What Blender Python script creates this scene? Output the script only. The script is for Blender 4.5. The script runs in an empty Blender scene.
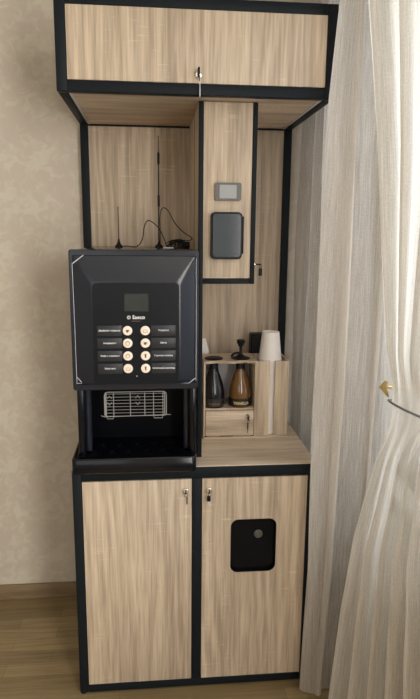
import bpy, bmesh, math, random
from mathutils import Vector, Matrix
random.seed(7)
sc = bpy.context.scene
col = sc.collection
PI = math.pi

# ------------------------------------------------------------------ materials
def new_mat(name):
    m = bpy.data.materials.new(name); m.use_nodes = True
    nt = m.node_tree
    return m, nt, nt.nodes['Principled BSDF']

def N(nt, kind, **kw):
    n = nt.nodes.new(kind)
    for k, v in kw.items():
        if k in n.inputs.keys() if isinstance(k, str) else False:
            n.inputs[k].default_value = v
        else:
            setattr(n, k, v)
    return n

def plain(name, colr, rough=.5, metal=0., bump=0., bscale=200., coat=0., spec=None):
    m, nt, b = new_mat(name)
    b.inputs['Roughness'].default_value = rough
    b.inputs['Metallic'].default_value = metal
    if coat: b.inputs['Coat Weight'].default_value = coat; b.inputs['Coat Roughness'].default_value = .05
    if spec is not None: b.inputs['Specular IOR Level'].default_value = spec
    tc = N(nt, 'ShaderNodeTexCoord')
    nz = N(nt, 'ShaderNodeTexNoise'); nz.inputs['Scale'].default_value = bscale
    nt.links.new(tc.outputs['Object'], nz.inputs['Vector'])
    mx = N(nt, 'ShaderNodeMix', data_type='RGBA')
    mx.inputs[6].default_value = (*[c*.93 for c in colr], 1); mx.inputs[7].default_value = (*[min(1, c*1.07) for c in colr], 1)
    nt.links.new(nz.outputs['Fac'], mx.inputs[0]); nt.links.new(mx.outputs[2], b.inputs['Base Color'])
    if bump:
        bp = N(nt, 'ShaderNodeBump'); bp.inputs['Strength'].default_value = bump; bp.inputs['Distance'].default_value = .002
        nt.links.new(nz.outputs['Fac'], bp.inputs['Height']); nt.links.new(bp.outputs['Normal'], b.inputs['Normal'])
    return m

def wood(name, grain='z', tone=1.0, light=(.68, .55, .41), dark=(.29, .22, .155)):
    """sonoma oak decor board: fine fibres, broad cathedral bands, pale saw flecks"""
    m, nt, b = new_mat(name)
    L = nt.links
    tc = N(nt, 'ShaderNodeTexCoord')
    mp = N(nt, 'ShaderNodeMapping')
    # after the mapping Z runs with the grain
    if grain == 'x': mp.inputs['Rotation'].default_value = (0, PI/2, 0)
    if grain == 'y': mp.inputs['Rotation'].default_value = (PI/2, 0, 0)
    L.new(tc.outputs['Object'], mp.inputs['Vector'])
    def sc_(v):
        n = N(nt, 'ShaderNodeMapping'); n.inputs['Scale'].default_value = v
        L.new(mp.outputs['Vector'], n.inputs['Vector']); return n.outputs['Vector']
    def noise(v, s, det=3, dist=0.):
        n = N(nt, 'ShaderNodeTexNoise'); n.inputs['Scale'].default_value = s
        n.inputs['Detail'].default_value = det; n.inputs['Distortion'].default_value = dist
        L.new(sc_(v), n.inputs['Vector']); return n.outputs['Fac']
    def ramp(fac, a, c, lo, hi):
        r = N(nt, 'ShaderNodeMapRange'); r.inputs[1].default_value = a; r.inputs[2].default_value = c
        r.inputs[3].default_value = lo; r.inputs[4].default_value = hi
        L.new(fac, r.inputs[0]); return r.outputs[0]
    def math_(op, a, c):
        n = N(nt, 'ShaderNodeMath', operation=op)
        for i, v in enumerate((a, c)):
            if isinstance(v, (int, float)): n.inputs[i].default_value = v
            else: L.new(v, n.inputs[i])
        return n.outputs[0]
    fibre = ramp(noise((165, 165, 7), 1, 4), .36, .64, 0, 1)
    band = ramp(noise((26, 26, 1.1), 1, 3, .4), .32, .68, 0, 1)
    wv = N(nt, 'ShaderNodeTexWave', wave_type='BANDS', bands_direction='X')
    wv.inputs['Scale'].default_value = 1; wv.inputs['Distortion'].default_value = 20
    wv.inputs['Detail'].default_value = 2; wv.inputs['Detail Scale'].default_value = .7
    L.new(sc_((7.5, 7.5, 1.0)), wv.inputs['Vector'])
    cath = ramp(wv.outputs['Fac'], .1, .9, 0, 1)
    # staves of slightly different tone
    sx = N(nt, 'ShaderNodeSeparateXYZ'); L.new(mp.outputs['Vector'], sx.inputs[0])
    st = math_('FLOOR', math_('MULTIPLY', math_('ADD', sx.outputs[0], sx.outputs[1]), 7.3), 0)
    wn = N(nt, 'ShaderNodeTexWhiteNoise', noise_dimensions='1D'); L.new(st, wn.inputs['W'])
    fleck = ramp(noise((14, 14, 150), 1, 2), .60, .75, 0, 1)
    fleckmask = ramp(noise((9, 9, 6), 1, 1), .52, .62, 0, 1)
    f = math_('ADD', math_('MULTIPLY', fibre, .30), math_('MULTIPLY', band, .22))
    f = math_('ADD', f, math_('MULTIPLY', cath, .20))
    f = math_('ADD', f, math_('MULTIPLY', wn.outputs['Value'], .20))
    f = math_('ADD', f, math_('MULTIPLY', math_('MULTIPLY', fleck, fleckmask), .30))
    mx = N(nt, 'ShaderNodeMix', data_type='RGBA')
    mx.inputs[6].default_value = (*[c*tone for c in dark], 1); mx.inputs[7].default_value = (*[c*tone*1.08 for c in light], 1)
    L.new(f, mx.inputs[0]); L.new(mx.outputs[2], b.inputs['Base Color'])
    b.inputs['Roughness'].default_value = .55
    bp = N(nt, 'ShaderNodeBump'); bp.inputs['Strength'].default_value = .15; bp.inputs['Distance'].default_value = .001
    L.new(fibre, bp.inputs['Height']); L.new(bp.outputs['Normal'], b.inputs['Normal'])
    return m

def wallpaper():
    m, nt, b = new_mat('wallpaper'); L = nt.links
    tc = N(nt, 'ShaderNodeTexCoord')
    n1 = N(nt, 'ShaderNodeTexNoise'); n1.inputs['Scale'].default_value = 24; n1.inputs['Detail'].default_value = 7; n1.inputs['Roughness'].default_value = .62
    n1.inputs['Distortion'].default_value = .8
    v = N(nt, 'ShaderNodeTexVoronoi'); v.inputs['Scale'].default_value = 5.5; v.inputs['Randomness'].default_value = .35
    n3 = N(nt, 'ShaderNodeTexNoise'); n3.inputs['Scale'].default_value = 2.2; n3.inputs['Detail'].default_value = 2
    n4 = N(nt, 'ShaderNodeTexNoise'); n4.inputs['Scale'].default_value = 500
    for n in (n1, v, n3, n4): L.new(tc.outputs['Object'], n.inputs['Vector'])
    a = N(nt, 'ShaderNodeMath', operation='MULTIPLY_ADD'); a.inputs[1].default_value = -.30; L.new(v.outputs['Distance'], a.inputs[0]); L.new(n1.outputs['Fac'], a.inputs[2])
    r = N(nt, 'ShaderNodeMapRange'); r.inputs[1].default_value = .34; r.inputs[2].default_value = .50; L.new(a.outputs[0], r.inputs[0])
    base = N(nt, 'ShaderNodeMix', data_type='RGBA'); base.inputs[6].default_value = (.52, .445, .37, 1); base.inputs[7].default_value = (.55, .48, .405, 1)
    L.new(n3.outputs['Fac'], base.inputs[0])
    mx = N(nt, 'ShaderNodeMix', data_type='RGBA'); mx.inputs[7].default_value = (.605, .56, .46, 1)
    ml = N(nt, 'ShaderNodeMath', operation='MULTIPLY'); ml.inputs[1].default_value = .8; L.new(r.outputs[0], ml.inputs[0])
    L.new(ml.outputs[0], mx.inputs[0]); L.new(base.outputs[2], mx.inputs[6]); L.new(mx.outputs[2], b.inputs['Base Color'])
    b.inputs['Roughness'].default_value = .6
    bp = N(nt, 'ShaderNodeBump'); bp.inputs['Strength'].default_value = .2; bp.inputs['Distance'].default_value = .001
    L.new(n4.outputs['Fac'], bp.inputs['Height']); L.new(bp.outputs['Normal'], b.inputs['Normal'])
    return m

def parquet():
    m, nt, b = new_mat('oak_parquet'); L = nt.links
    tc = N(nt, 'ShaderNodeTexCoord')
    mp = N(nt, 'ShaderNodeMapping'); mp.inputs['Location'].default_value = (.13, .03, 0)
    L.new(tc.outputs['Object'], mp.inputs['Vector'])
    br = N(nt, 'ShaderNodeTexBrick'); br.offset = .37; br.offset_frequency = 2
    br.inputs['Scale'].default_value = 1; br.inputs['Brick Width'].default_value = .42; br.inputs['Row Height'].default_value = .066
    br.inputs['Mortar Size'].default_value = .0007; br.inputs['Mortar Smooth'].default_value = .3; br.inputs['Bias'].default_value = 0
    br.inputs['Color1'].default_value = (.20, .142, .068, 1); br.inputs['Color2'].default_value = (.30, .22, .11, 1); br.inputs['Mortar'].default_value = (.15, .09, .04, 1)
    L.new(mp.outputs['Vector'], br.inputs['Vector'])
    m2 = N(nt, 'ShaderNodeMapping'); m2.inputs['Scale'].default_value = (4, 90, 1); L.new(tc.outputs['Object'], m2.inputs['Vector'])
    nz = N(nt, 'ShaderNodeTexNoise'); nz.inputs['Scale'].default_value = 1; nz.inputs['Detail'].default_value = 4; nz.inputs['Distortion'].default_value = .5
    L.new(m2.outputs['Vector'], nz.inputs['Vector'])
    mx = N(nt, 'ShaderNodeMix', data_type='RGBA', blend_type='OVERLAY'); mx.inputs[0].default_value = .45
    L.new(br.outputs['Color'], mx.inputs[6]); L.new(nz.outputs['Fac'], mx.inputs[7]); L.new(mx.outputs[2], b.inputs['Base Color'])
    b.inputs['Roughness'].default_value = .32
    return m

def sheer(name, colr, trans=.22, thr=900):
    m, nt, b = new_mat(name); L = nt.links
    nt.nodes.remove(b)
    out = nt.nodes['Material Output']
    tc = N(nt, 'ShaderNodeTexCoord'); uv = tc.outputs['UV']
    def nz(s, k=1, det=2):
        mp = N(nt, 'ShaderNodeMapping'); mp.inputs['Scale'].default_value = s; L.new(uv, mp.inputs['Vector'])
        n = N(nt, 'ShaderNodeTexNoise'); n.inputs['Scale'].default_value = k; n.inputs['Detail'].default_value = det
        L.new(mp.outputs['Vector'], n.inputs['Vector']); return n.outputs['Fac']
    warp = nz((300, 9, 1)); weft = nz((60, 200, 1)); wide = nz((70, 3, 1))
    def rng(f, a, c, lo, hi):
        r = N(nt, 'ShaderNodeMapRange'); r.inputs[1].default_value = a; r.inputs[2].default_value = c; r.inputs[3].default_value = lo; r.inputs[4].default_value = hi
        L.new(f, r.inputs[0]); return r.outputs[0]
    def mth(op, a, c):
        n = N(nt, 'ShaderNodeMath', operation=op)
        for i, v in enumerate((a, c)):
            if isinstance(v, (int, float)): n.inputs[i].default_value = v
            else: L.new(v, n.inputs[i])
        return n.outputs[0]
    t = mth('ADD', mth('MULTIPLY', warp, .55), mth('ADD', mth('MULTIPLY', weft, .2), mth('MULTIPLY', wide, .25)))
    cmix = N(nt, 'ShaderNodeMix', data_type='RGBA'); cmix.inputs[6].default_value = (*[c*.80 for c in colr], 1); cmix.inputs[7].default_value = (*colr, 1)
    L.new(rng(t, .38, .62, 0, 1), cmix.inputs[0])
    d = N(nt, 'ShaderNodeBsdfDiffuse'); tl = N(nt, 'ShaderNodeBsdfTranslucent'); tr = N(nt, 'ShaderNodeBsdfTransparent')
    L.new(cmix.outputs[2], d.inputs['Color']); L.new(cmix.outputs[2], tl.inputs['Color'])
    s1 = N(nt, 'ShaderNodeMixShader'); s1.inputs[0].default_value = .6; L.new(d.outputs[0], s1.inputs[1]); L.new(tl.outputs[0], s1.inputs[2])
    s2 = N(nt, 'ShaderNodeMixShader'); L.new(rng(t, .38, .62, trans*1.6, trans*.4), s2.inputs[0])
    L.new(s1.outputs[0], s2.inputs[1]); L.new(tr.outputs[0], s2.inputs[2]); L.new(s2.outputs[0], out.inputs['Surface'])
    return m

M = {}
M['oak'] = wood('sonoma_oak_vertical')
M['oak_h'] = wood('sonoma_oak_horizontal', 'x')
M['oak_rack'] = wood('pale_oak_board', 'z', 1.05)
M['oak_rack_h'] = wood('pale_oak_board_horizontal', 'x', 1.05)
M['black'] = plain('black_powder_coat', (.009, .0115, .0145), .5, bump=.05, bscale=900, spec=.12)
M['gloss'] = plain('glossy_black_plastic', (.0025, .003, .0055), .14, spec=.25)
M['flap'] = plain('black_acrylic', (.002, .002, .003), .2, spec=.12)
M['door'] = plain('dark_grey_glossy_plastic', (.010, .0125, .020), .22, spec=.38)
M['cav'] = plain('black_satin_plastic', (.0015, .002, .0035), .35, spec=.08)
M['panel'] = plain('near_black_panel', (.004, .0055, .009), .3, spec=.2)
M['plate'] = plain('charcoal_label_plate', (.022, .023, .027), .4, spec=.3)
M['screen'] = plain('dim_lcd_screen', (.018, .024, .025), .15)
M['white'] = plain('white_print', (.80, .80, .80), .5)
M['cream'] = plain('cream_button', (.86, .74, .62), .4)
M['coffee'] = plain('coffee_brown_print', (.12, .05, .03), .5)
M['tan'] = plain('tan_print', (.48, .33, .22), .5)
M['chrome'] = plain('chrome', (.72, .72, .72), .22, 1.)
M['alu'] = plain('aluminium_edge', (.55, .55, .55), .4, .3)
M['wire'] = plain('bright_wire', (.62, .63, .66), .35, .7)
M['film'] = plain('film_crease', (.62, .64, .68), .3)
M['grey'] = plain('brown_grey_reflection', (.085, .075, .065), .4)
M['lcd'] = plain('pale_grey_display', (.26, .28, .28), .35)
M['smoke'] = plain('blue_black_glass', (.035, .048, .060), .12, coat=.4)
M['rubber'] = plain('black_rubber', (.004, .004, .005), .5, spec=.25)
M['paper'] = plain('white_paper', (.80, .76, .73), .7)
M['backboard'] = plain('pale_grey_board', (.42, .40, .42), .6)
M['brass'] = plain('aged_brass', (.52, .36, .12), .28, 1., bump=.2, bscale=60)
M['wall'] = wallpaper()
M['floor'] = parquet()
M['base'] = wood('baseboard_oak', 'x', 1., (.27, .19, .11), (.17, .115, .06))
M['ceil'] = plain('ceiling_white', (.62, .60, .55), .8)
M['wallr'] = plain('window_wall_paint', (.42, .38, .32), .7)
M['pvc'] = plain('white_pvc', (.78, .78, .77), .35)
M['cord'] = plain('grey_cord', (.13, .125, .12), .55)
M['sheer'] = sheer('sheer_linen_voile', (.82, .765, .70), .18)
M['sheer2'] = sheer('sheer_linen_gathered', (.86, .81, .73), .14)
M['blackglass'] = plain('black_bottle_glass', (.004, .004, .006), .14, spec=.5)
M['gold'] = plain('gold_print', (.62, .50, .22), .4)
M['label_b'] = plain('black_paper_label', (.012, .012, .012), .4)
M['ember'] = plain('dim_brown_print', (.16, .085, .06), .5)
def amber():
    m, nt, b = new_mat('amber_syrup_glass')
    L = nt.links
    tc = N(nt, 'ShaderNodeTexCoord'); nz = N(nt, 'ShaderNodeTexNoise'); nz.inputs['Scale'].default_value = 22; L.new(tc.outputs['Object'], nz.inputs['Vector'])
    mx = N(nt, 'ShaderNodeMix', data_type='RGBA'); mx.inputs[6].default_value = (.13, .05, .010, 1); mx.inputs[7].default_value = (.27, .125, .03, 1)
    L.new(nz.outputs['Fac'], mx.inputs[0]); L.new(mx.outputs[2], b.inputs['Base Color'])
    b.inputs['Roughness'].default_value = .1; b.inputs['Coat Weight'].default_value = .6
    b.inputs['Transmission Weight'].default_value = .25
    return m
M['amber'] = amber()
def glass():
    m, nt, b = new_mat('window_glass'); L = nt.links
    nt.nodes.remove(b)
    g = N(nt, 'ShaderNodeBsdfGlossy'); g.inputs['Roughness'].default_value = .02
    t = N(nt, 'ShaderNodeBsdfTransparent'); s = N(nt, 'ShaderNodeMixShader'); s.inputs[0].default_value = .06
    L.new(t.outputs[0], s.inputs[1]); L.new(g.outputs[0], s.inputs[2]); L.new(s.outputs[0], nt.nodes['Material Output'].inputs['Surface'])
    return m
M['glass'] = glass()

# ------------------------------------------------------------------ mesh helpers (world coordinates)
def box(bm, x0, x1, y0, y1, z0, z1, bev=0., seg=2):
    r = bmesh.ops.create_cube(bm, size=1)
    vs = r['verts']
    for v in vs:
        v.co = Vector((x0+(v.co.x+.5)*(x1-x0), y0+(v.co.y+.5)*(y1-y0), z0+(v.co.z+.5)*(z1-z0)))
    if bev > 0:
        es = list({e for v in vs for e in v.link_edges})
        bmesh.ops.bevel(bm, geom=es, offset=bev, segments=seg, profile=.5, affect='EDGES')
    return bm
def B(*a, **k): return box(bmesh.new(), *a, **k)

def tube(bm, pts, r, n=8, closed=False, cap=True):
    pts = [Vector(p) for p in pts]; L = len(pts); rings = []
    up = None
    for i, p in enumerate(pts):
        if closed: d = pts[(i+1) % L]-pts[i-1]
        else: d = pts[min(i+1, L-1)]-pts[max(i-1, 0)]
        d.normalize()
        if up is None: up = Vector((0, 0, 1)) if abs(d.z) < .9 else Vector((1, 0, 0))
        a = (up-d*up.dot(d))
        if a.length < 1e-5: a = d.orthogonal()
        a.normalize(); up = a; b = d.cross(a)
        rr = r[i] if isinstance(r, (list, tuple)) else r
        rings.append([bm.verts.new(p+(a*math.cos(2*PI*k/n)+b*math.sin(2*PI*k/n))*rr) for k in range(n)])
    R_ = range(L) if closed else range(L-1)
    for i in R_:
        j = (i+1) % L
        for k in range(n):
            bm.faces.new((rings[i][k], rings[i][(k+1) % n], rings[j][(k+1) % n], rings[j][k]))
    if cap and not closed:
        bm.faces.new(rings[0][::-1]); bm.faces.new(rings[-1])
    return bm

def lathe(bm, cx, cy, prof, n=32, z0=0., axis='z'):
    """prof: list of (radius, height)"""
    rings = []
    for (r, h) in prof:
        ring = []
        for k in range(n):
            a = 2*PI*k/n
            if axis == 'z': co = (cx+r*math.cos(a), cy+r*math.sin(a), z0+h)
            else: co = (cx+r*math.cos(a), cy-h, z0+r*math.sin(a))      # axis towards -Y
            ring.append(bm.verts.new(co))
        rings.append(ring)
    for i in range(len(rings)-1):
        for k in range(n):
            bm.faces.new((rings[i][k], rings[i][(k+1) % n], rings[i+1][(k+1) % n], rings[i+1][k]))
    for ring in (rings[0], rings[-1]):
        try: bm.faces.new(ring)
        except Exception: pass
    return bm

def plate(outline, holes, to3, depth):
    """2-D outline with holes, filled and extruded; to3 maps (a, b) to a point, depth is the extrusion vector"""
    bm = bmesh.new(); es = []
    for loop in [outline]+list(holes):
        vs = [bm.verts.new(to3(*p)) for p in loop]
        for i in range(len(vs)): es.append(bm.edges.new((vs[i], vs[(i+1) % len(vs)])))
    bmesh.ops.triangle_fill(bm, use_beauty=True, use_dissolve=False, edges=es)
    r = bmesh.ops.extrude_face_region(bm, geom=list(bm.faces))
    bmesh.ops.translate(bm, verts=[v for v in r['geom'] if isinstance(v, bmesh.types.BMVert)], vec=depth)
    bmesh.ops.recalc_face_normals(bm, faces=list(bm.faces))
    return bm
def rrect(x0, x1, z0, z1, r, n=6):
    p = []
    for cx, cz, a0 in ((x1-r, z1-r, 0), (x0+r, z1-r, 90), (x0+r, z0+r, 180), (x1-r, z0+r, 270)):
        for i in range(n+1):
            a = math.radians(a0+90*i/n); p.append((cx+r*math.cos(a), cz+r*math.sin(a)))
    return p
def circ(cx, cy, r, n=28): return [(cx+r*math.cos(2*PI*i/n), cy+r*math.sin(2*PI*i/n)) for i in range(n)]
def xz(y): return lambda a, b: (a, y, b)
def xy(z): return lambda a, b: (a, b, z)

def root(name, label, cat, loc, group=None):
    o = bpy.data.objects.new(name, None); col.objects.link(o); o.location = loc
    o.empty_display_size = .05
    o['label'] = label; o['category'] = cat
    if group: o['group'] = group
    return o
def obj(name, bm, mat, parent=None, smooth=True, angle=35, label=None, fix=True):
    off = Vector((0, 0, 0)); p = parent
    while p is not None: off += p.location; p = p.parent
    if fix: bmesh.ops.recalc_face_normals(bm, faces=list(bm.faces))
    bmesh.ops.translate(bm, verts=list(bm.verts), vec=-off)
    me = bpy.data.meshes.new(name); bm.to_mesh(me); bm.free()
    me.materials.append(M[mat] if isinstance(mat, str) else mat)
    o = bpy.data.objects.new(name, me); col.objects.link(o); o.parent = parent
    if smooth:
        me.polygons.foreach_set('use_smooth', [True]*len(me.polygons))
        me.set_sharp_from_angle(angle=math.radians(angle))
    if label: o['label'] = label
    return o
def struct(name, bm, mat, parent=None, **k):
    o = obj(name, bm, mat, parent, **k)
    if parent is None: o['kind'] = 'structure'
    return o
def tag(o, label, cat, group=None):
    o['label'] = label; o['category'] = cat
    if group: o['group'] = group
    return o
def place(o, loc):
    """move the origin of a single mesh thing to its base"""
    v = Vector(loc)-o.location
    o.data.transform(Matrix.Translation(-v)); o.location = loc
    return o
def text(bm, s, size, x, y, z, align='CENTER', ext=.0004, bold=0.):
    cu = bpy.data.curves.new('t', 'FONT'); cu.body = s; cu.size = size; cu.align_x = align; cu.align_y = 'CENTER'
    cu.extrude = ext; cu.offset = bold; cu.resolution_u = 2
    to = bpy.data.objects.new('t', cu); col.objects.link(to)
    dg = bpy.context.evaluated_depsgraph_get()
    me = bpy.data.meshes.new_from_object(to.evaluated_get(dg))
    for v in me.vertices: v.co = (x+v.co.x, y-v.co.z, z+v.co.y)
    bm.from_mesh(me); bpy.data.objects.remove(to); bpy.data.curves.remove(cu); bpy.data.meshes.remove(me)
    return bm
def smooth_path(pts, k=8, closed=False):
    pts = [Vector(p) for p in pts]; out = []; n = len(pts)
    rng = range(n) if closed else range(n-1)
    for i in rng:
        if closed: p0, p1, p2, p3 = pts[i-1], pts[i], pts[(i+1) % n], pts[(i+2) % n]
        else: p0, p1, p2, p3 = pts[max(i-1, 0)], pts[i], pts[i+1], pts[min(i+2, n-1)]
        for j in range(k):
            t = j/k
            out.append(.5*((2*p1)+(p2-p0)*t+(2*p0-5*p1+4*p2-p3)*t*t+(3*p1-p0-3*p2+p3)*t**3))
    if not closed: out.append(pts[-1])
    return out

# ------------------------------------------------------------------ the room
FZ = -.006         # floor level
YW = .582          # back wall
XR = 1.14          # window wall
XL = -2.6; YF = -4.6; ZC = 2.75
struct('floor', B(XL-.1, XR+.2, YF, YW+.1, FZ-.1, FZ), 'floor', smooth=False)
struct('ceiling', B(XL-.1, XR+.2, YF, YW+.1, ZC, ZC+.1), 'ceil', smooth=False)
struct('wall_back', B(XL-.1, XR+.2, YW, YW+.1, FZ, ZC), 'wall', smooth=False)
struct('wall_left', B(XL-.1, XL, YF, YW, FZ, ZC), 'wallr', smooth=False)
struct('wall_front', plate([(XL, FZ), (XR, FZ), (XR, ZC), (XL, ZC)], [[(-1.7, .95), (-.1, .95), (-.1, 2.35), (-1.7, 2.35)]],
       lambda a, b: (a, YF-.2, b), (0, .20, 0)), 'wallr', smooth=False)
WY0, WY1, WZ0, WZ1 = -1.75, .22, .70, 2.45
struct('wall_right', plate([(YF, FZ), (YW, FZ), (YW, ZC), (YF, ZC)], [[(WY0, WZ0), (WY1, WZ0), (WY1, WZ1), (WY0, WZ1)], [(-3.8, WZ0), (-2.2, WZ0), (-2.2, WZ1), (-3.8, WZ1)]],
       lambda a, b: (XR, a, b), (.20, 0, 0)), 'wallr', smooth=False)
bb = bmesh.new()
box(bb, XL, -.0-.0+XR, YW-.013, YW, FZ, .060, .004)
box(bb, XL, XR, YW-.017, YW-.013, FZ, .008, .0015)
struct('baseboard_back', bb, 'base')
struct('baseboard_right', B(XR-.013, XR, YF, YW-.018, FZ, .060, bev=.004), 'base')
# window: frame with a mullion, two panes, inner sill
wf = bmesh.new(); xw = XR+.06
def wbar(y0, y1, z0, z1, x0=xw, x1=xw+.07): box(wf, x0, x1, y0, y1, z0, z1, .006)
wbar(WY0, WY1, WZ0, WZ0+.07); wbar(WY0, WY1, WZ1-.07, WZ1); wbar(WY0, WY0+.07, WZ0+.07, WZ1-.07); wbar(WY1-.07, WY1, WZ0+.07, WZ1-.07)
wbar(-.74, -.66, WZ0+.07, WZ1-.07)
win = struct('window_1', wf, 'pvc')
obj('pane', B(xw+.03, xw+.036, WY0+.07, -.74, WZ0+.07, WZ1-.07), 'glass', win, smooth=False)
obj('pane', B(xw+.03, xw+.036, -.66, WY1-.07, WZ0+.07, WZ1-.07), 'glass', win, smooth=False)
obj('window_sill', B(XR-.07, xw, WY0-.05, WY1+.05, WZ0-.03, WZ0, bev=.006), 'pvc', win)

# radiator below the sill
rad = root('radiator', 'white panel radiator below the window sill, dimly seen through the sheer curtain', 'radiator', (XR-.06, -.5, .08))
rb = bmesh.new()
for i in range(17):
    y = -1.25+i*.085
    box(rb, XR-.085, XR-.035, y, y+.074, .10, .60, .018, 3)
obj('panel', rb, 'pvc', rad)
obj('pipe', tube(bmesh.new(), [(XR-.05, .20, .13), (XR-.05, .27, .13), (XR-.03, .30, .11), (XR-.03, .30, FZ)], .011, 10), 'pvc', rad)
obj('bracket', B(XR-.035, XR-.003, -1.1, -1.06, .2, .5), 'pvc', rad); obj('bracket', B(XR-.035, XR-.003, -.0, .04, .2, .5), 'pvc', rad)

# ------------------------------------------------------------------ coffee cabinet
W, D, T = .80, .536, .030
Z1, Z2, ZT = 1.952, 2.207, .8165
TB = .0150       # slim bars of the terminal column
cab = root('coffee_cabinet', 'tall oak-look coffee corner cabinet in black steel frame against the papered wall', 'cabinet', (.40, .28, FZ))
fr = bmesh.new()
def bar(x0, x1, y0, y1, z0, z1): box(fr, x0, x1, y0, y1, z0, z1, .0022, 2)
DB = D+T
# lower cube
for x in (0, W-T):
    bar(x, x+T, 0, T, 0, ZT); bar(x, x+T, D, DB, 0, Z2)
    bar(x, x+T, T, D, 0, T); bar(x, x+T, T, D, ZT-T, ZT-.004)
    bar(x, x+T, T, D, Z1, Z1+T); bar(x, x+T, T, D, Z2-T, Z2)
    bar(x, x+T, 0, T, Z1, Z2)
bar(T, W-T, 0, T, 0, T); bar(T, W-T, 0, T, ZT-.038, ZT-.0002)
bar(.385, .4165, 0, T, T, ZT-.038)
bar(T, W-T, 0, T, Z1, Z1+T); bar(T, W-T, 0, T, Z2-T, Z2)
bar(T, W-T, D, DB, Z1-.004, Z1+T); bar(T, W-T, D, DB, Z2-T, Z2); bar(T, W-T, D, DB, 0, T); bar(T, W-T, D, DB, ZT-T, ZT-.004)
frame = obj('frame', fr, 'black', cab)
for x in (.012, W-.012):
    for y in (.012, DB-.012): obj('foot', lathe(bmesh.new(), x, y, [(.0, 0), (.011, 0), (.012, .003), (.010, .0062), (0, .0062)], 16, FZ), 'rubber', frame)
YP = .080          # front of terminal column
cf = bmesh.new()
box(cf, .4070, .4070+TB, YP, YP+TB, ZT+.0002, Z1, .001)
box(cf, .5725, .5725+TB, YP, YP+TB, 1.404, Z1, .001)
box(cf, .4070+TB, .5725, YP, YP+TB, 1.404, 1.404+TB, .001)
box(cf, .4070, .4070+TB, YP+.19, YP+.19+TB, 1.404, Z1, .001); box(cf, .5725, .5725+TB, YP+.19, YP+.19+TB, 1.404, Z1, .001)
box(cf, .4070, .4070+TB, YP+TB, YP+.19, 1.404, 1.404+TB, .001); box(cf, .5725, .5725+TB, YP+TB, YP+.19, 1.404, 1.404+TB, .001)
obj('column_frame', cf, 'black', cab)
obj('column_panel', B(.4220, .5725, YP+.002, YP+.016, 1.422, Z1, bev=.0008), 'oak', cab)
obj('column_bottom', B(.4220, .5725, YP+TB, YP+.19, 1.406, 1.419), 'oak', cab)
cs = obj('column_side', B(.5745, .5860, YP+TB, YP+.19, 1.422, Z1), 'oak', cab)
# lock in the column's right side, key and ring hanging
def lock_side():
    bm = bmesh.new(); tube(bm, [(0.5875, .135, 1.4635), (0.5975, .135, 1.4635)], .008, 20)
    obj('lock', bm, 'chrome', cs)
    bm = bmesh.new(); tube(bm, [(.5955, .135, 1.4635), (.6045, .135, 1.4635)], .0022, 8); box(bm, .6005, .6195, .133, .137, 1.461, 1.466, .001)
    tube(bm, [(.6165+.004*math.cos(a), .135, 1.456+.006*math.sin(a)) for a in [i*PI/6 for i in range(12)]], .0008, 6, True)
    box(bm, .611, .623, .133, .138, 1.426, 1.450, .002)
    obj('key', bm, 'rubber', cs)
lock_side()
obj('divider_panel', B(.4070, .4165, YP+.19+TB, D, ZT+.0035, Z1), 'oak', cab)
obj('divider_panel', B(.4075, .4170, YP+TB, YP+.19, ZT+.0035, Z1-.001), 'oak', cab)
obj('back_panel', B(T, W-T, D+.008, D+.02, ZT, Z1-.004), 'oak', cab)
obj('worktop', B(.0015, W-.0015, .002, D+.006, ZT+.0002, ZT+.0032, bev=.0006), 'oak_h', cab)
obj('upper_floor', B(T+.009, W-T-.009, T, D, Z1+.002, Z1+.016), 'oak_h', cab)
for x0 in (T, W-T-.009): obj('edge_strip', B(x0, x0+.009, T, D, Z1+.0008, Z1+.012), 'alu', cab, label='pale aluminium edge strip')
obj('upper_roof', B(T, W-T, T, D, Z2-.018, Z2-.004), 'oak_h', cab)
for n, x0 in (('upper_side', .008), ('upper_side', W-.022)): obj(n, B(x0, x0+.014, T, D, Z1+T, Z2-T), 'black', cab)
for n, x0 in (('lower_side', .008), ('lower_side', W-.022)): obj(n, B(x0, x0+.014, T, D, T, ZT-T), 'black', cab)
obj('lower_back', B(T, W-T, D+.008, D+.02, T, ZT-T), 'oak', cab)
obj('lower_floor', B(T, W-T, T, D, .012, .026), 'oak_h', cab)

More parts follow.
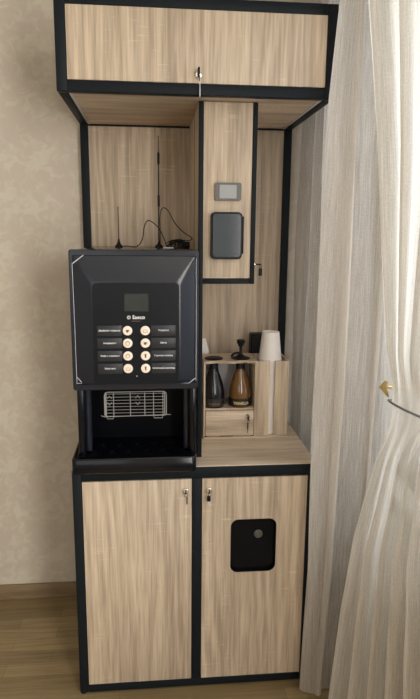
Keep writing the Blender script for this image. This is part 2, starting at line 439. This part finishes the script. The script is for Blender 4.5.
def lock(parent, x, z, y=-.001, key='tag'):
    bm = bmesh.new()
    lathe(bm, x, y, [(0, -.002), (.0100, -.002), (.0105, .003), (.0095, .007), (.0078, .008), (.0070, .0115), (0, .0118)], 24, z, 'y')
    obj('lock', bm, 'chrome', parent, label='chrome cam lock')
    bm = bmesh.new(); yk = y-.013
    box(bm, x-.0016, x+.0016, yk-.001, y-.011, z-.007, z+.006, .0006)
    if key == 'upper':
        box(bm, x-.0030, x+.0030, yk-.020, yk-.001, z-.004, z+.016, .0015)
        ring = [(x+.002, yk-.010+.006*math.cos(a), z-.010+.009*math.sin(a)) for a in [i*PI/8 for i in range(16)]]
        tube(bm, ring, .0007, 6, True)
        obj('key', bm, 'rubber', parent)
        bm = bmesh.new()
        tube(bm, [(x+.001, yk-.008, z-.018), (x+.004, yk-.006, z-.026)], .0012, 6)
        box(bm, x+.0026, x+.0052, yk-.0075, yk-.005, z-.060, z-.024, .0006)
        obj('spare_key', bm, 'alu', parent, label='silver key hanging')
        return
    ring = [(x+.001, yk-.001, z-.0085+.006*math.sin(a)) if 0 else (x+.001+.005*math.cos(a), yk-.001, z-.010+.006*math.sin(a)) for a in [i*PI/8 for i in range(16)]]
    tube(bm, ring, .0007, 6, True)
    if key == 'thin':
        box(bm, x+.002, x+.0056, yk-.001, yk+.0015, z-.042, z-.015, .0008)
        obj('key', bm, 'rubber', parent)
    else:
        box(bm, x-.0075, x+.0045, yk-.002, yk+.001, z-.034, z-.015, .003)
        obj('key', bm, 'rubber', parent)
        obj('spare_key', B(x-.0035, x-.0003, yk-.0012, yk+.0008, z-.052, z-.0345, bev=.0006), 'alu', parent, label='silver key blade')

ud = obj('upper_door', B(T+.001, W-T-.001, -.001, .015, Z1+T+.001, Z2-T-.001, bev=.0012), 'oak', cab)
lock(ud, .398, 2.003, key='upper')
ld = obj('cabinet_door', B(T+.001, .3835, -.001, .015, T+.001, ZT-.040, bev=.0012), 'oak', cab)
lock(ld, .3635, .737, key='thin')
hx0, hx1, hz0, hz1 = .5145, .6695, .4335, .6280
bm = plate([(.418, T+.001), (W-T-.001, T+.001), (W-T-.001, ZT-.040), (.418, ZT-.040)], [rrect(hx0, hx1, hz0, hz1, .026)], xz(-.001), (0, .016, 0))
rd = obj('cabinet_door', bm, 'oak', cab)
lock(rd, .4400, .737, key='tag')
bm = bmesh.new()
chute = plate(rrect(hx0, hx1, hz0, hz1, .026), [rrect(hx0+.004, hx1-.004, hz0+.004, hz1-.004, .022)], xz(.000), (0, .020, 0))
box(chute, hx0+.003, hx1-.003, .012, .016, hz0+.003, hz1-.003)
obj('waste_flap', chute, 'flap', rd, label='glossy black rounded waste flap')
obj('reflection_disc', lathe(bmesh.new(), .610, .012, [(0, 0), (.0145, 0), (.0145, .003), (.012, .005), (0, .0055)], 24, .567, 'y'), 'grey', rd, label='dull grey disc imitating a round lamp reflection on black flap')  # grey disc modelled in place of a round lamp reflection on the flap

# ------------------------------------------------------------------ payment devices on the column
t = root('card_reader', 'small grey-brown card reader with pale display, on the column above the black terminal', 'card reader', (.492, YP+.002, 1.66))
obj('housing', plate(rrect(.4570, .5390, 1.6625, 1.7165, .006), [], xz(YP+.0015), (0, -.012, 0)), 'grey', t)
obj('display', plate(rrect(.4710, .5240, 1.6690, 1.7095, .003), [], xz(YP-.0107), (0, -.0015, 0)), 'lcd', t, label='pale grey display')
t = root('payment_terminal', 'rounded black payment terminal with shiny cover, below the small grey-brown reader', 'payment terminal', (.494, YP+.002, 1.486))
body = plate(rrect(.4445, .5420, 1.4830, 1.6275, .013), [], xz(YP+.0015), (0, -.030, 0))
bmesh.ops.bevel(body, geom=[e for e in body.edges if all(abs(v.co.y-(YP-.0285)) < 1e-5 for v in e.verts) and len(e.link_faces) == 2 and abs(e.link_faces[0].normal.dot(e.link_faces[1].normal)) < .5], offset=.004, segments=2, affect='EDGES')
obj('housing', body, 'rubber', t)
obj('side_catch', B(.5422, .5480, YP-.020, YP+.0015, 1.5000, 1.6150, bev=.0015), 'rubber', t)
obj('cover', plate(rrect(.4495, .5365, 1.4910, 1.6215, .010), [], xz(YP-.0287), (0, -.004, 0)), 'smoke', t, label='shiny blue-black cover')

# ------------------------------------------------------------------ coffee machine
X0, X1, MZ, HZ, TZ = .0185, .4005, ZT+.0034, 1.090, 1.514
m = root('coffee_machine', 'black automatic coffee vending machine on the worktop with eight round cream drink buttons', 'coffee machine', (.21, .22, MZ))
hb = bmesh.new()
box(hb, X0+.008, X1-.004, .0, .50, HZ, TZ-.004, .004)
box(hb, X0+.008, X1-.004, .17, .50, MZ+.0, HZ, .003)
for a, c in ((X0+.008, X0+.030), (X1-.026, X1-.004)):
    box(hb, a, c, -.012, .18, MZ+.0, HZ+.004, .007, 3)
housing = obj('housing', hb, 'gloss', m)
# cavity lining
obj('dispensing_bay', B(X0+.030, X1-.026, .155, .172, MZ+.04, HZ), 'cav', m)
# glossy curved posts beside the bay
for xx in (X0+.036, X1-.032):
    obj('bay_pillar', tube(bmesh.new(), [(xx, .030, MZ+.056), (xx, .030, HZ)], .012, 20), 'door', housing)
# door: rim, slopes, raised centre with rounded top corners
def machine_door():
    bm = bmesh.new()
    Y0 = -.030
    def ringpts(x0, x1, z0, z1, r, y):
        return [bm.verts.new((a, y, b)) for a, b in rrect(x0, x1, z0, z1, r, 5)]
    rings = [ringpts(X0+.004, X1-.004, HZ, TZ-.004, .004, .0), ringpts(X0, X1, HZ-.002, TZ, .008, Y0+.006), ringpts(X0+.001, X1-.001, HZ-.001, TZ-.001, .008, Y0+.001),
             ringpts(X0+.003, X1-.003, HZ+.001, TZ-.003, .008, Y0),
             ringpts(X0+.011, X1-.009, HZ+.017, TZ-.017, .003, Y0), ringpts(X0+.013, X1-.011, HZ+.019, TZ-.019, .003, Y0+.003),
             ringpts(.080, .346, HZ+.0195, 1.424, .018, Y0-.013), ringpts(.083, .343, HZ+.020, 1.421, .018, Y0-.0135)]
    for a, c in zip(rings, rings[1:]):
        n = len(a)
        for i in range(n): bm.faces.new((a[i], a[(i+1) % n], c[(i+1) % n], c[i]))
    bm.faces.new(rings[-1][::-1]); bm.faces.new(rings[0])
    return bm
door = obj('front_door', machine_door(), 'door', m, angle=18)
PY = -.0437
obj('control_panel', plate(rrect(.085, .341, HZ+.021, 1.418, .016), [], xz(PY+.0003), (0, -.0012, 0)), 'panel', m)
PY -= .001
obj('screen', plate(rrect(.179, .250, 1.334, 1.386, .001), [], xz(PY), (0, -.001, 0)), 'screen', m)
lg = bmesh.new()
text(lg, 'Saeco', .0160, .2205, PY-.0006, 1.3155, bold=.0003)
for rr in (.0045,):
    tube(lg, [(.1915+rr*math.cos(a), PY-.0006, 1.3155+rr*math.sin(a)) for a in [i*PI/10 for i in range(20)]], .0009, 6, True)
box(lg, .1908, .1922, PY-.0012, PY-.0002, 1.3105, 1.3205)
obj('logo', lg, 'white', m, smooth=False, label='white maker lettering with ring mark')
obj('logo_line', B(.200, .226, PY-.0008, PY, 1.3035, 1.3050), 'ember', m, smooth=False)
obj('status_mark', B(.211, .2145, PY-.0008, PY, 1.134, 1.137), 'wire', m, smooth=False)
drinks = [('Двойной эспрессо', 'Эспрессо'), ('Американо', 'Латте'), ('Кофе с молоком', 'Горячее молоко'), ('Капучино', 'Молочный шоколад')]
zs = (1.2755, 1.2375, 1.1985, 1.1595)
def icon(kind, x, z, y):
    bm = bmesh.new()
    if kind == 0:      # filled cup with handle
        bmesh.ops.delete(bm, geom=[], context='VERTS')
        b2 = plate([(x-.005, z+.003), (x+.004, z+.003), (x+.003, z-.003), (x+.0005, z-.005), (x-.0018, z-.005), (x-.004, z-.003)], [], xz(y), (0, -.0005, 0)); bm.free(); bm = b2
        tube(bm, [(x+.0035, y-.0003, z+.002), (x+.0062, y-.0003, z+.0015), (x+.0045, y-.0003, z-.0015)], .0006, 5)
    elif kind == 1:    # saucer cup in outline
        tube(bm, [(x+.0062*math.cos(a), y-.0003, z-.001+.0042*math.sin(a)) for a in [i*PI/9 for i in range(18)]], .0007, 5, True)
        tube(bm, [(x-.007, y-.0003, z-.005), (x+.007, y-.0003, z-.005)], .0006, 5)
    elif kind == 2:    # tall glass
        bm.free(); bm = plate([(x-.003, z+.006), (x+.003, z+.006), (x+.0018, z-.006), (x-.0018, z-.006)], [], xz(y), (0, -.0005, 0))
    else:              # ringed cup with foam
        bm.free(); bm = plate(circ(x, z, .0068, 20), [circ(x, z-.0008, .0045, 16)], xz(y), (0, -.0005, 0))
    return bm
IK = {(0, 0): (0, 'coffee'), (0, 1): (3, 'tan'), (0, 2): (3, 'tan'), (0, 3): (1, 'tan'), (1, 0): (1, 'tan'), (1, 1): (0, 'coffee'), (1, 2): (2, 'coffee'), (1, 3): (2, 'ember')}
for r in range(4):
    for c in range(2):
        x = (.1868, .2395)[c]; z = zs[r]
        bt = bmesh.new()
        lathe(bt, x, PY, [(0, 0), (.0140, 0), (.0142, .0012), (.0128, .0026), (0, .0030)], 28, z, 'y')
        bo = obj('drink_button', bt, 'cream', m)
        k, mt = IK[(c, r)]
        obj('icon', icon(k, x, z, PY-.0030), mt, bo, smooth=False)
        if c == 0: a0, a1 = .097, .170
        else: a0, a1 = .2575, .330
        po = obj('drink_label', B(a0, a1, PY-.0012, PY, z-.0155, z+.0155, bev=.0004), 'plate', m)
        s = drinks[r][c]
        sz = .0070
        obj('lettering', text(bmesh.new(), s, sz, (a0+a1)/2, PY-.0014, z+.0005, bold=.0001, ext=.0002), 'white', po, smooth=False)
# creased edge of the clear protective film
fm = bmesh.new(); yf = -.0308
def fl(p, r=.0008): tube(fm, [(a, yf, b) for a, b in p], r, 6)
fl([(.0310, 1.110), (.0305, 1.30), (.0295, 1.472), (.0625, 1.4975)], .0007); fl([(.0300, 1.4725), (.0620, 1.4970)], .0013)
fl([(.0310, 1.1320), (.0470, 1.1130)], .0010); fl([(.0310, 1.112), (.372, 1.1075)], .0006); fl([(.372, 1.1080), (.3915, 1.1230)], .0013); fl([(.3735, 1.1200), (.3760, 1.1095)], .0009)
fl([(.3925, 1.490), (.3935, 1.30), (.3935, 1.115)], .0006)
obj('protective_film', fm, 'film', m, label='creased edges of clear protective film')
# wire cup rack folded against the back of the bay
cr = bmesh.new()
def rackpt(x, h): return (x, .062+.10*(1.056-h)*.35, h)
def rw(x0, h0, x1, h1, r=.0011): tube(cr, [rackpt(x0, h0), rackpt(x1, h1)], r, 6)
for i in range(8): rw(.106, 1.0505-i*.0108, .300, 1.0505-i*.0108, .0007)
for x in (.1065, .1095, .133, .187, .2335, .262, .2925): rw(x, 1.054, x, .976, .0011)
for x in (.2985, .3035): tube(cr, [rackpt(.296, 1.057), rackpt(x-.001, 1.052), rackpt(x, 1.044), rackpt(x, .980), rackpt(x+.002, .977)], .0013, 6)
tube(cr, [rackpt(.104, .978), rackpt(.104, 1.046), rackpt(.108, 1.055), rackpt(.118, 1.057), rackpt(.296, 1.057)], .0013, 6)
rw(.092, .977, .104, .973, .0009); rw(.104, .9735, .300, .9765, .0012); rw(.300, .977, .318, .977, .0009)
for a, b in ((.110, .133), (.262, .2925)): tube(cr, [rackpt(a, .976), rackpt(a+.002, .966), rackpt(b-.002, .966), rackpt(b, .976)], .0010, 6)
for x in (.120, .211):
    tube(cr, [rackpt(x-.007, 1.035), rackpt(x, 1.044), rackpt(x+.007, 1.035)], .0010, 6); tube(cr, [rackpt(x-.007, 1.022), rackpt(x, 1.013), rackpt(x+.007, 1.022)], .0010, 6)
obj('cup_rack', cr, 'wire', m, label='bright wire cup rack')
nz = bmesh.new(); box(nz, .17, .24, .08, .155, 1.058, HZ, .006); 
for x in (.19, .22): tube(nz, [(x, .115, 1.066), (x, .115, 1.046)], .006, 12)
obj('spout', nz, 'cav', m)
# drip tray with grille
dt = bmesh.new()
def trayring(e, z): return [dt.verts.new((a, b, z)) for a, b in rrect(.006+e, .3965-e, -.040+e, .15, .016, 5)]
rs = [trayring(.002, MZ), trayring(0, MZ+.002), trayring(0, MZ+.044), trayring(.003, MZ+.049), trayring(.006, MZ+.050), trayring(.011, MZ+.046)]
for a, c in zip(rs, rs[1:]):
    for i in range(len(a)): dt.faces.new((a[i], a[(i+1) % len(a)], c[(i+1) % len(a)], c[i]))
dt.faces.new(rs[0]); dt.faces.new(rs[-1])
tray = obj('drip_tray', dt, 'gloss', m)
holes = [circ(.075+i*.055, .02+.0*i, .018, 20) for i in range(6)]+[circ(.10+i*.055, .075, .018, 20) for i in range(5)]
obj('grille', plate(rrect(.022, .380, -.020, .148, .010), holes, xy(MZ+.0465), (0, 0, .003)), 'cav', tray)

# ------------------------------------------------------------------ aerials on the machine
AZ = TZ-.0038
def magnet_base(x, y, h, r0=.0155): 
    return lathe(bmesh.new(), x, y, [(0, 0), (r0, 0), (r0, .005), (r0*.6, .010), (r0*.35, h*.6), (.0022, h), (0, h)], 20, AZ)
a1 = root('antenna', 'short black magnetic whip antenna on the left of the coffee machine top', 'antenna', (.1445, .35, AZ))
obj('magnetic_base', magnet_base(.1445, .35, .030, .0135), 'rubber', a1)
obj('whip', tube(bmesh.new(), [(.1445, .35, AZ+.028), (.1440, .35, 1.640), (.1440, .35, 1.650)], [.0013, .0012, .0018], 8), 'rubber', a1)
obj('cable', tube(bmesh.new(), smooth_path([(.152, .35, AZ+.004), (.175, .345, AZ+.004), (.209, .345, AZ+.004), (.228, .345, 1.540), (.236, .345, 1.585), (.252, .345, 1.604), (.284, .34, 1.580), (.303, .335, 1.545), (.315, .33, AZ+.004), (.335, .325, AZ+.004)]), .0017, 6), 'rubber', a1)
a2 = root('antenna', 'tall thin black antenna with two collars, beside the tangled cable on the machine top', 'antenna', (.2865, .35, AZ))
obj('magnetic_base', magnet_base(.2865, .35, .022, .0145), 'rubber', a2)
obj('whip', tube(bmesh.new(), [(.2865, .35, AZ+.02), (.2865, .35, 1.688), (.2870, .35, 1.884), (.2870, .35, 1.890)], [.0022, .0022, .0011, .0017], 8), 'rubber', a2)
for z0, z1 in ((1.652, 1.692), (1.795, 1.836)): obj('collar', tube(bmesh.new(), [(.2868, .35, z0), (.2868, .35, z0+.004), (.2868, .35, z1-.004), (.2868, .35, z1)], [.0028, .0042, .0042, .0028], 10), 'rubber', a2)
obj('cable', tube(bmesh.new(), smooth_path([(.2905, .345, AZ+.012), (.291, .343, 1.56), (.2915, .343, 1.625), (.302, .343, 1.648), (.320, .343, 1.638), (.342, .343, 1.598), (.372, .343, 1.566), (.4015, .343, 1.546), (.401, .343, 1.538), (.372, .34, 1.532), (.352, .34, AZ+.008)]), .0017, 6), 'rubber', a2)
cb = bmesh.new()
for k in range(7):
    ph = k*.9; rx = .029+.004*math.sin(k*2.1); rz = .013+.003*math.cos(k*1.7)
    tube(cb, [(.352+.012*math.sin(k)+rx*math.cos(a+ph), .31+.012*math.cos(k*1.3)+.008*math.sin(a), AZ+.0135+.0015*k*.5+rz*math.sin(a)*.8) for a in [i*PI/10 for i in range(20)]], .0017, 6, True)
box(cb, .368, .394, .30, .325, AZ, AZ+.022, .003)
o = tag(obj('cable_coil', cb, 'rubber'), 'tangled coil of black cable with a plug block on the machine top', 'cable'); place(o, (.352, .31, AZ))
pk = bmesh.new(); box(pk, .30, .336, .27, .285, AZ, AZ+.003, .001)
o = tag(obj('cable_tie_strip', pk, 'white'), 'small white strip lying by the tangled black cable', 'strip'); place(o, (.318, .277, AZ))

# ------------------------------------------------------------------ syrup and cup organizer
WZ = ZT+.0034
OY = .262; OB = .405
og = root('syrup_organizer', 'small oak-look organizer with bottle rack, locked drawer and cup slot on the worktop', 'organizer', (.60, .33, WZ))
obj('base_board', B(.443, .763, OY-.012, OB, WZ, WZ+.006, bev=.0008), 'oak_rack_h', og)
obj('side_board', B(.443, .4495, OY, OB, WZ+.006, 1.099, bev=.0006), 'oak_rack', og)
obj('back_board', B(.4495, .630, OB-.006, OB, WZ+.006, 1.099), 'backboard', og, smooth=False, label='pale grey back board')
obj('shelf', B(.4495, .630, OY+.012, OB-.006, .9240, .9300), 'oak_rack_h', og)
# top board: wavy front edge, two round holes
pts = [(.4435, OB), (.4435, OY+.004)]
for i in range(33):
    x = .4435+(.6375-.4435)*i/32
    y = OY+.001+.014*(0.5-0.5*math.cos(2*PI*(x-.4435)/.097))
    if i: pts.append((x, y))
pts += [(.6375, OB)]
obj('bottle_board', plate(pts, [circ(.4835, .310, .0255), circ(.583, .310, .0255)], xy(1.0995), (0, 0, .0095)), 'oak_rack_h', og)
dr = obj('drawer', B(.4510, .6285, OY-.002, OB-.012, WZ+.0085, .9225, bev=.001), 'oak_rack_h', og)
bm = bmesh.new(); lathe(bm, .6065, OY-.002, [(0, -.001), (.0105, -.001), (.0105, .003), (.008, .006), (.007, .010), (0, .0102)], 24, .901, 'y')
obj('lock', bm, 'chrome', dr, label='chrome cam lock')
bm = bmesh.new(); box(bm, .605, .608, OY-.030, OY-.0125, .892, .909, .0008)
tube(bm, [(.606+.0045*math.cos(a), OY-.026, .890+.006*math.sin(a)) for a in [i*PI/8 for i in range(16)]], .0007, 6, True)
box(bm, .601, .606, OY-.028, OY-.0255, .861, .885, .001); box(bm, .6025, .6045, OY-.028, OY-.026, .846, .861)
obj('key', bm, 'rubber', dr)
for a, c in ((.451, .457), (.503, .553), (.621, .629)): obj('runner', B(a, c, OY-.0028, OY+.004, WZ+.0062, WZ+.0085), 'rubber', og, smooth=False)
# cup slot
chb = bmesh.new()
box(chb, .6305, .6365, OY, OB, WZ+.006, 1.108, .0006); box(chb, .7505, .7565, OY, OB, WZ+.006, 1.108, .0006)
box(chb, .6365, .7505, OB-.006, OB, WZ+.006, 1.108)
obj('cup_chute', chb, 'oak_rack', og)
obj('front_board', B(.6365, .6855, OY, OY+.007, WZ+.006, 1.108, bev=.0006), 'oak_rack', og)
obj('front_board', B(.7045, .7505, OY, OY+.007, WZ+.006, 1.108, bev=.0006), 'oak_rack', og)

# inverted paper cups nested in the slot
def cup_bm(cx, cy, z):
    h = .104; r0, r1 = .0420, .0315
    return lathe(bmesh.new(), cx, cy, [(r0-.0012, 0), (r0+.0010, 0), (r0+.0014, .0018), (r0, .0036), (r1, h-.001), (r1-.0006, h), (r1-.0020, h), (r1-.0024, h-.004), (0, h-.004), (0, h-.005), (r1-.0032, h-.005), (r0-.0014, .0036)], 40, z)
CX, CY = .6945, .3155
zb = WZ+.0065; n = 27; step = (1.1045-zb)/(n-1)
c0 = None
for i in range(n):
    if c0 is None:
        c0 = obj('paper_cup', cup_bm(CX, CY, zb), 'paper'); place(c0, (CX, CY, zb)); c = c0
    else:
        c = c0.copy(); col.objects.link(c)
    c.location = (CX, CY, zb+i*step)
    if i == n-1: tag(c, 'white paper cup upside down on top of the stack, rising above the cup slot', 'cup', 'stacked paper cups')
    else: tag(c, 'white paper cup nested upside down inside the cup slot below the top one', 'cup', 'stacked paper cups')

# syrup bottles
BZ = .9302
def bottle(cx, cy, label, glassm, lab, name):
    t = root('syrup_bottle', label, 'bottle', (cx, cy, BZ))
    prof = [(0, 0), (.038, 0), (.041, .004), (.0415, .045), (.0395, .066), (.034, .090), (.0265, .113), (.0185, .134), (.0150, .148), (.0142, .168), (0, .168)]
    obj('glass', lathe(bmesh.new(), cx, cy, prof, 32, BZ), glassm, t)
    obj('neck_band', lathe(bmesh.new(), cx, cy, [(.0180, 0), (.0205, 0), (.0165, .016), (.0165, .036), (.0140, .036)], 28, BZ+.126), 'rubber', t)
    lb = obj('paper_label', lathe(bmesh.new(), cx, cy, [(.0410, 0), (.0422, .0005), (.0420, .030), (.0408, .0305)], 40, BZ+.0055), 'label_b', t)
    return t, lb
def wrap(bm, cx, cy, r):
    for v in bm.verts:
        a = (v.co.x-cx)/r; d = r+(cy-r-v.co.y)
        v.co.x = cx+math.sin(a)*d; v.co.y = cy-math.cos(a)*d
    return bm
b1, l1 = bottle(.4835, .310, 'near-black glass syrup bottle in the left hole, beside the amber one', 'blackglass', None, '')
mk = bmesh.new()
for k in range(7): box(mk, .4635+k*.0060, .4670+k*.0060, .310-.0426, .310-.0421, BZ+.013, BZ+.013+(.009, .007, .009, .008, .009, .007, .009)[k])
obj('print_marks', wrap(mk, .4835, .310, .0422), 'ember', l1, smooth=False)
obj('cap', lathe(bmesh.new(), .4835, .310, [(0, 0), (.0155, 0), (.0155, .014), (.0335, .014), (.0335, .0165), (.030, .0185), (.012, .0195), (0, .0195)], 36, 1.096), 'rubber', b1)
b2, l2 = bottle(.583, .310, 'amber syrup bottle with black pump, black label and pale lettering', 'amber', None, '')
obj('lettering', wrap(text(bmesh.new(), 'VANILLA', .0150, .583, .310-.0422, BZ+.018, bold=.0006, ext=.0002), .583, .310, .0422), 'gold', l2, smooth=False)
pm = bmesh.new()
lathe(pm, .583, .310, [(0, 0), (.0155, 0), (.0155, .014), (.0345, .014), (.0345, .0165), (.020, .020), (.012, .026), (.0075, .030), (.0058, .034), (.0055, .060), (.0095, .060), (.0105, .066), (.0145, .072), (.0150, .083), (0, .084)], 36, 1.096)
tube(pm, smooth_path([(.583, .310, 1.130), (.565, .305, 1.131), (.552, .300, 1.126), (.548, .298, 1.118)]), .0042, 10)
obj('pump', pm, 'rubber', b2)

# folded white card standing in behind the bottle board, black box behind the cups
cd = plate([(.4440, WZ), (.4790, WZ), (.4745, 1.120), (.4625, 1.166), (.4440, 1.166)], [], xz(.414), (0, .003, 0))
o = tag(obj('folded_card', cd, 'paper'), 'white folded paper card sticking up behind the left bottle hole', 'card'); place(o, (.46, .415, WZ))
bk = bmesh.new(); box(bk, .642, .698, .430, .500, WZ, 1.176, .008, 3)
o = obj('thermos_box', bk, 'rubber'); o.name = 'black_canister'; tag(o, 'plain black canister half hidden behind the white paper cups', 'canister'); place(o, (.67, .465, WZ))

# ------------------------------------------------------------------ curtains
def cr1(P_, t):
    n = len(P_)-1; f = t*n; i = min(int(f), n-1); u = f-i
    g = lambda k: Vector(P_[max(0, min(n, k))])
    p0, p1, p2, p3 = g(i-1), g(i), g(i+1), g(i+2)
    return .5*((2*p1)+(p2-p0)*u+(2*p0-5*p1+4*p2-p3)*u*u+(3*p1-p0-3*p2+p3)*u**3)
def cloth(fn, ns, nt, wid, hei):
    bm = bmesh.new(); uvl = bm.loops.layers.uv.new('UVMap')
    g = [[bm.verts.new(fn(i/ns, j/nt)) for i in range(ns+1)] for j in range(nt+1)]
    for j in range(nt):
        for i in range(ns):
            f = bm.faces.new((g[j][i], g[j][i+1], g[j+1][i+1], g[j+1][i]))
            for l, (a, b) in zip(f.loops, ((i, j), (i+1, j), (i+1, j+1), (i, j+1))): l[uvl].uv = (a/ns*wid, b/nt*hei)
    return bm
def interp(tab, z):
    for (z0, v0), (z1, v1) in zip(tab, tab[1:]):
        if z <= z1:
            f = max(0, (z-z0)/(z1-z0)); f = f*f*(3-2*f) if False else f
            return v0+(v1-v0)*f
    return tab[-1][1]
CZ0, CZ1 = .012, 2.62
PA = [(.835, .545), (.850, .520), (.885, .495), (.838, .455), (.880, .405), (.836, .350), (.885, .290), (.838, .225), (.888, .155), (.842, .085), (.872, .035),
      (.825, -.005), (.795, -.045), (.787, -.066), (.812, -.078), (.845, -.085), (.872, -.096), (.884, -.104), (.876, -.086), (.885, -.06), (.91, -.068),
      (.930, -.088), (.945, -.104), (.940, -.085), (.955, -.07), (.985, -.088), (1.01, -.11), (1.03, -.09)]
TIP2 = [(0, .808), (.38, .818), (.84, .828), (1.1, .833), (1.7, .835), (2.2, .834), (2.62, .834)]
TIP1 = [(0, .757), (.84, .757), (1.2, .758), (1.6, .762), (1.94, .767), (2.19, .781), (2.62, .80)]
def fa(s, t):
    z = CZ0+(CZ1-CZ0)*t
    p = cr1([(a, b, 0) for a, b in PA], s)
    w = max(0, 1-abs(s-.481)/.15); w = w*w*(3-2*w)
    w2 = max(0, 1-abs(s-.655)/.13); w2 = w2*w2*(3-2*w2)
    x = p.x+(interp(TIP1, z)-.785)*w+(interp(TIP2, z)-.886)*w2
    x += .004*math.sin(z*3.1+s*40)+.002*math.sin(z*7.3+s*90)
    y = p.y+.006*math.sin(z*2.3+s*33)
    return (x, y, z)
A = obj('sheer_curtain', cloth(fa, 420, 90, 2.6, 2.6), 'sheer', angle=180, fix=False)
tag(A, 'straight hanging sheer linen curtain next to the cabinet, reaching to the floor', 'curtain', None); place(A, (.9, .1, CZ0))

# gathered curtain, tied at hip height
TZ_ = 1.085
LX = [(0, .792), (.17, .801), (.45, .823), (.68, .846), (.93, .900), (TZ_-.02, .922), (TZ_+.05, .922), (1.31, .900), (1.52, .876), (1.78, .848), (1.99, .820), (2.13, .80), (2.62, .765)]
RX = [(0, 1.0), (.70, 1.0), (.80, 1.02), (TZ_, 1.05), (1.2, 1.05), (2.62, 1.06)]
RY = [(0, -.80), (.6, -.60), (.95, -.40), (TZ_, -.30), (1.25, -.42), (1.7, -.70), (2.62, -1.0)]
GCX, GCY = .990, -.285
def fb(s, t):
    z = CZ0+(CZ1-CZ0)*t
    x0, x1, y0, y1 = interp(LX, z), interp(RX, z), -.245, interp(RY, z)
    d = Vector((x1-x0, y1-y0, 0)); L_ = d.length; d.normalize(); nrm = Vector((d.y, -d.x, 0))
    k = min(1, abs(z-TZ_)/.6); amp = .014+.020*k
    ph = 2*PI*(6.3*s+.9*s*s+.05*math.sin(9*s))
    off = amp*(math.sin(ph+.35*math.sin(z*1.1))*(.75+.35*math.sin(s*11+2))+.16*math.sin(2.3*ph+1+z*.5))
    edge = min(1, s/.06); off *= edge
    p = Vector((x0, y0, 0))+d*(L_*s+.014*math.cos(ph)*k*edge)+nrm*off
    # towards the tie the cloth closes into a round bundle
    r = max(0, 1-abs(z-TZ_)/.17); r = r*r*(3-2*r)
    a = PI*1.0+PI*1.05*s
    rad = .064+.005*math.sin(ph)
    q = Vector((GCX+rad*1.08*math.cos(a), GCY+rad*math.sin(a), 0))
    p = p*(1-r)+q*r
    return (p.x, p.y, z)
G = obj('gathered_curtain', cloth(fb, 440, 150, 2.6, 2.6), 'sheer2', angle=180, fix=False)
tag(G, 'sheer linen curtain gathered and tied at the middle, in front of the window', 'curtain', None); place(G, (1.0, -.4, CZ0))
# cord around the bundle and its brass hook
tcx, tcy = GCX, GCY
cp = []
for i in range(40):
    a = 2*PI*i/40
    cp.append((tcx+.0765*math.cos(a), tcy+.0710*math.sin(a), TZ_-.004-.030*math.cos(a)))
o = tag(obj('tieback_cord', tube(bmesh.new(), cp, .0032, 8, True), 'cord'), 'thin grey tieback cord looped around the gathered curtain', 'tieback'); place(o, (tcx, tcy, TZ_))
hk = root('curtain_holdback', 'small brass holdback hook peeking out left of the tied curtain', 'holdback', (XR-.004, -.20, 1.11))
obj('wall_plate', B(XR-.008, XR-.0002, -.215, -.165, 1.08, 1.16, bev=.003), 'brass', hk)
obj('arm', tube(bmesh.new(), smooth_path([(XR-.008, -.19, 1.12), (1.05, -.19, 1.12), (.985, -.185, 1.125), (.942, -.187, 1.128)]), .0045, 10), 'brass', hk)
hp = plate([(.918, 1.126), (.934, 1.146), (.942, 1.144), (.936, 1.130), (.945, 1.110), (.948, 1.098), (.942, 1.100), (.931, 1.113)], [], xz(-.185), (0, -.008, 0))
obj('leaf_finial', hp, 'brass', hk)

# ------------------------------------------------------------------ light: daylight and an added fill
w = bpy.data.worlds.new('World'); sc.world = w; w.use_nodes = True
bg = w.node_tree.nodes['Background']; bg.inputs[0].default_value = (.86, .93, 1.0, 1); bg.inputs[1].default_value = .8
def area(name, loc, aim, sx, sy, power, colr):
    l = bpy.data.lights.new(name, 'AREA'); l.shape = 'RECTANGLE'; l.size = sx; l.size_y = sy; l.energy = power; l.color = colr
    o = bpy.data.objects.new(name, l); col.objects.link(o); o.location = loc
    o.rotation_euler = (Vector(aim)-Vector(loc)).to_track_quat('-Z', 'Y').to_euler()
    return o
area('second_window_daylight', (XR+.08, -3.0, 1.6), (XR-1, -3.0, 1.6), 1.55, 1.7, 165, (1, .965, .915))
area('added_front_fill', (-.9, YF-.12, 1.65), (-.9, YF+1, 1.65), 1.5, 1.35, 10, (1, .95, .86))  # weak frontal fill, added in an unseen opening behind the camera
area('window_daylight', (XR+.5, -.7, 1.7), (XR-.6, -.7, 1.4), 2.0, 1.7, 38, (.90, .955, 1))

# ------------------------------------------------------------------ camera
yaw, pitch, roll, F = .0970, .1985, -.0093, 589.85
fw = Vector((math.sin(yaw)*math.cos(pitch), math.cos(yaw)*math.cos(pitch), -math.sin(pitch)))
r_ = Vector((math.cos(yaw), -math.sin(yaw), 0)); d_ = fw.cross(r_)
r2 = math.cos(roll)*r_+math.sin(roll)*d_; d2 = -math.sin(roll)*r_+math.cos(roll)*d_
cd_ = bpy.data.cameras.new('camera'); cam = bpy.data.objects.new('camera', cd_); col.objects.link(cam)
mt = Matrix((r2, -d2, -fw)).transposed().to_4x4(); mt.translation = Vector((.2643, -1.7984, 1.5701)); cam.matrix_world = mt
cd_.sensor_fit = 'HORIZONTAL'; cd_.sensor_width = 36; cd_.lens = F/420*36; cd_.clip_start = .05
sc.camera = cam

vs = sc.view_settings; vs.view_transform = 'Standard'; vs.look = 'None'; vs.exposure = 0; vs.gamma = 1; vs.use_curve_mapping = False
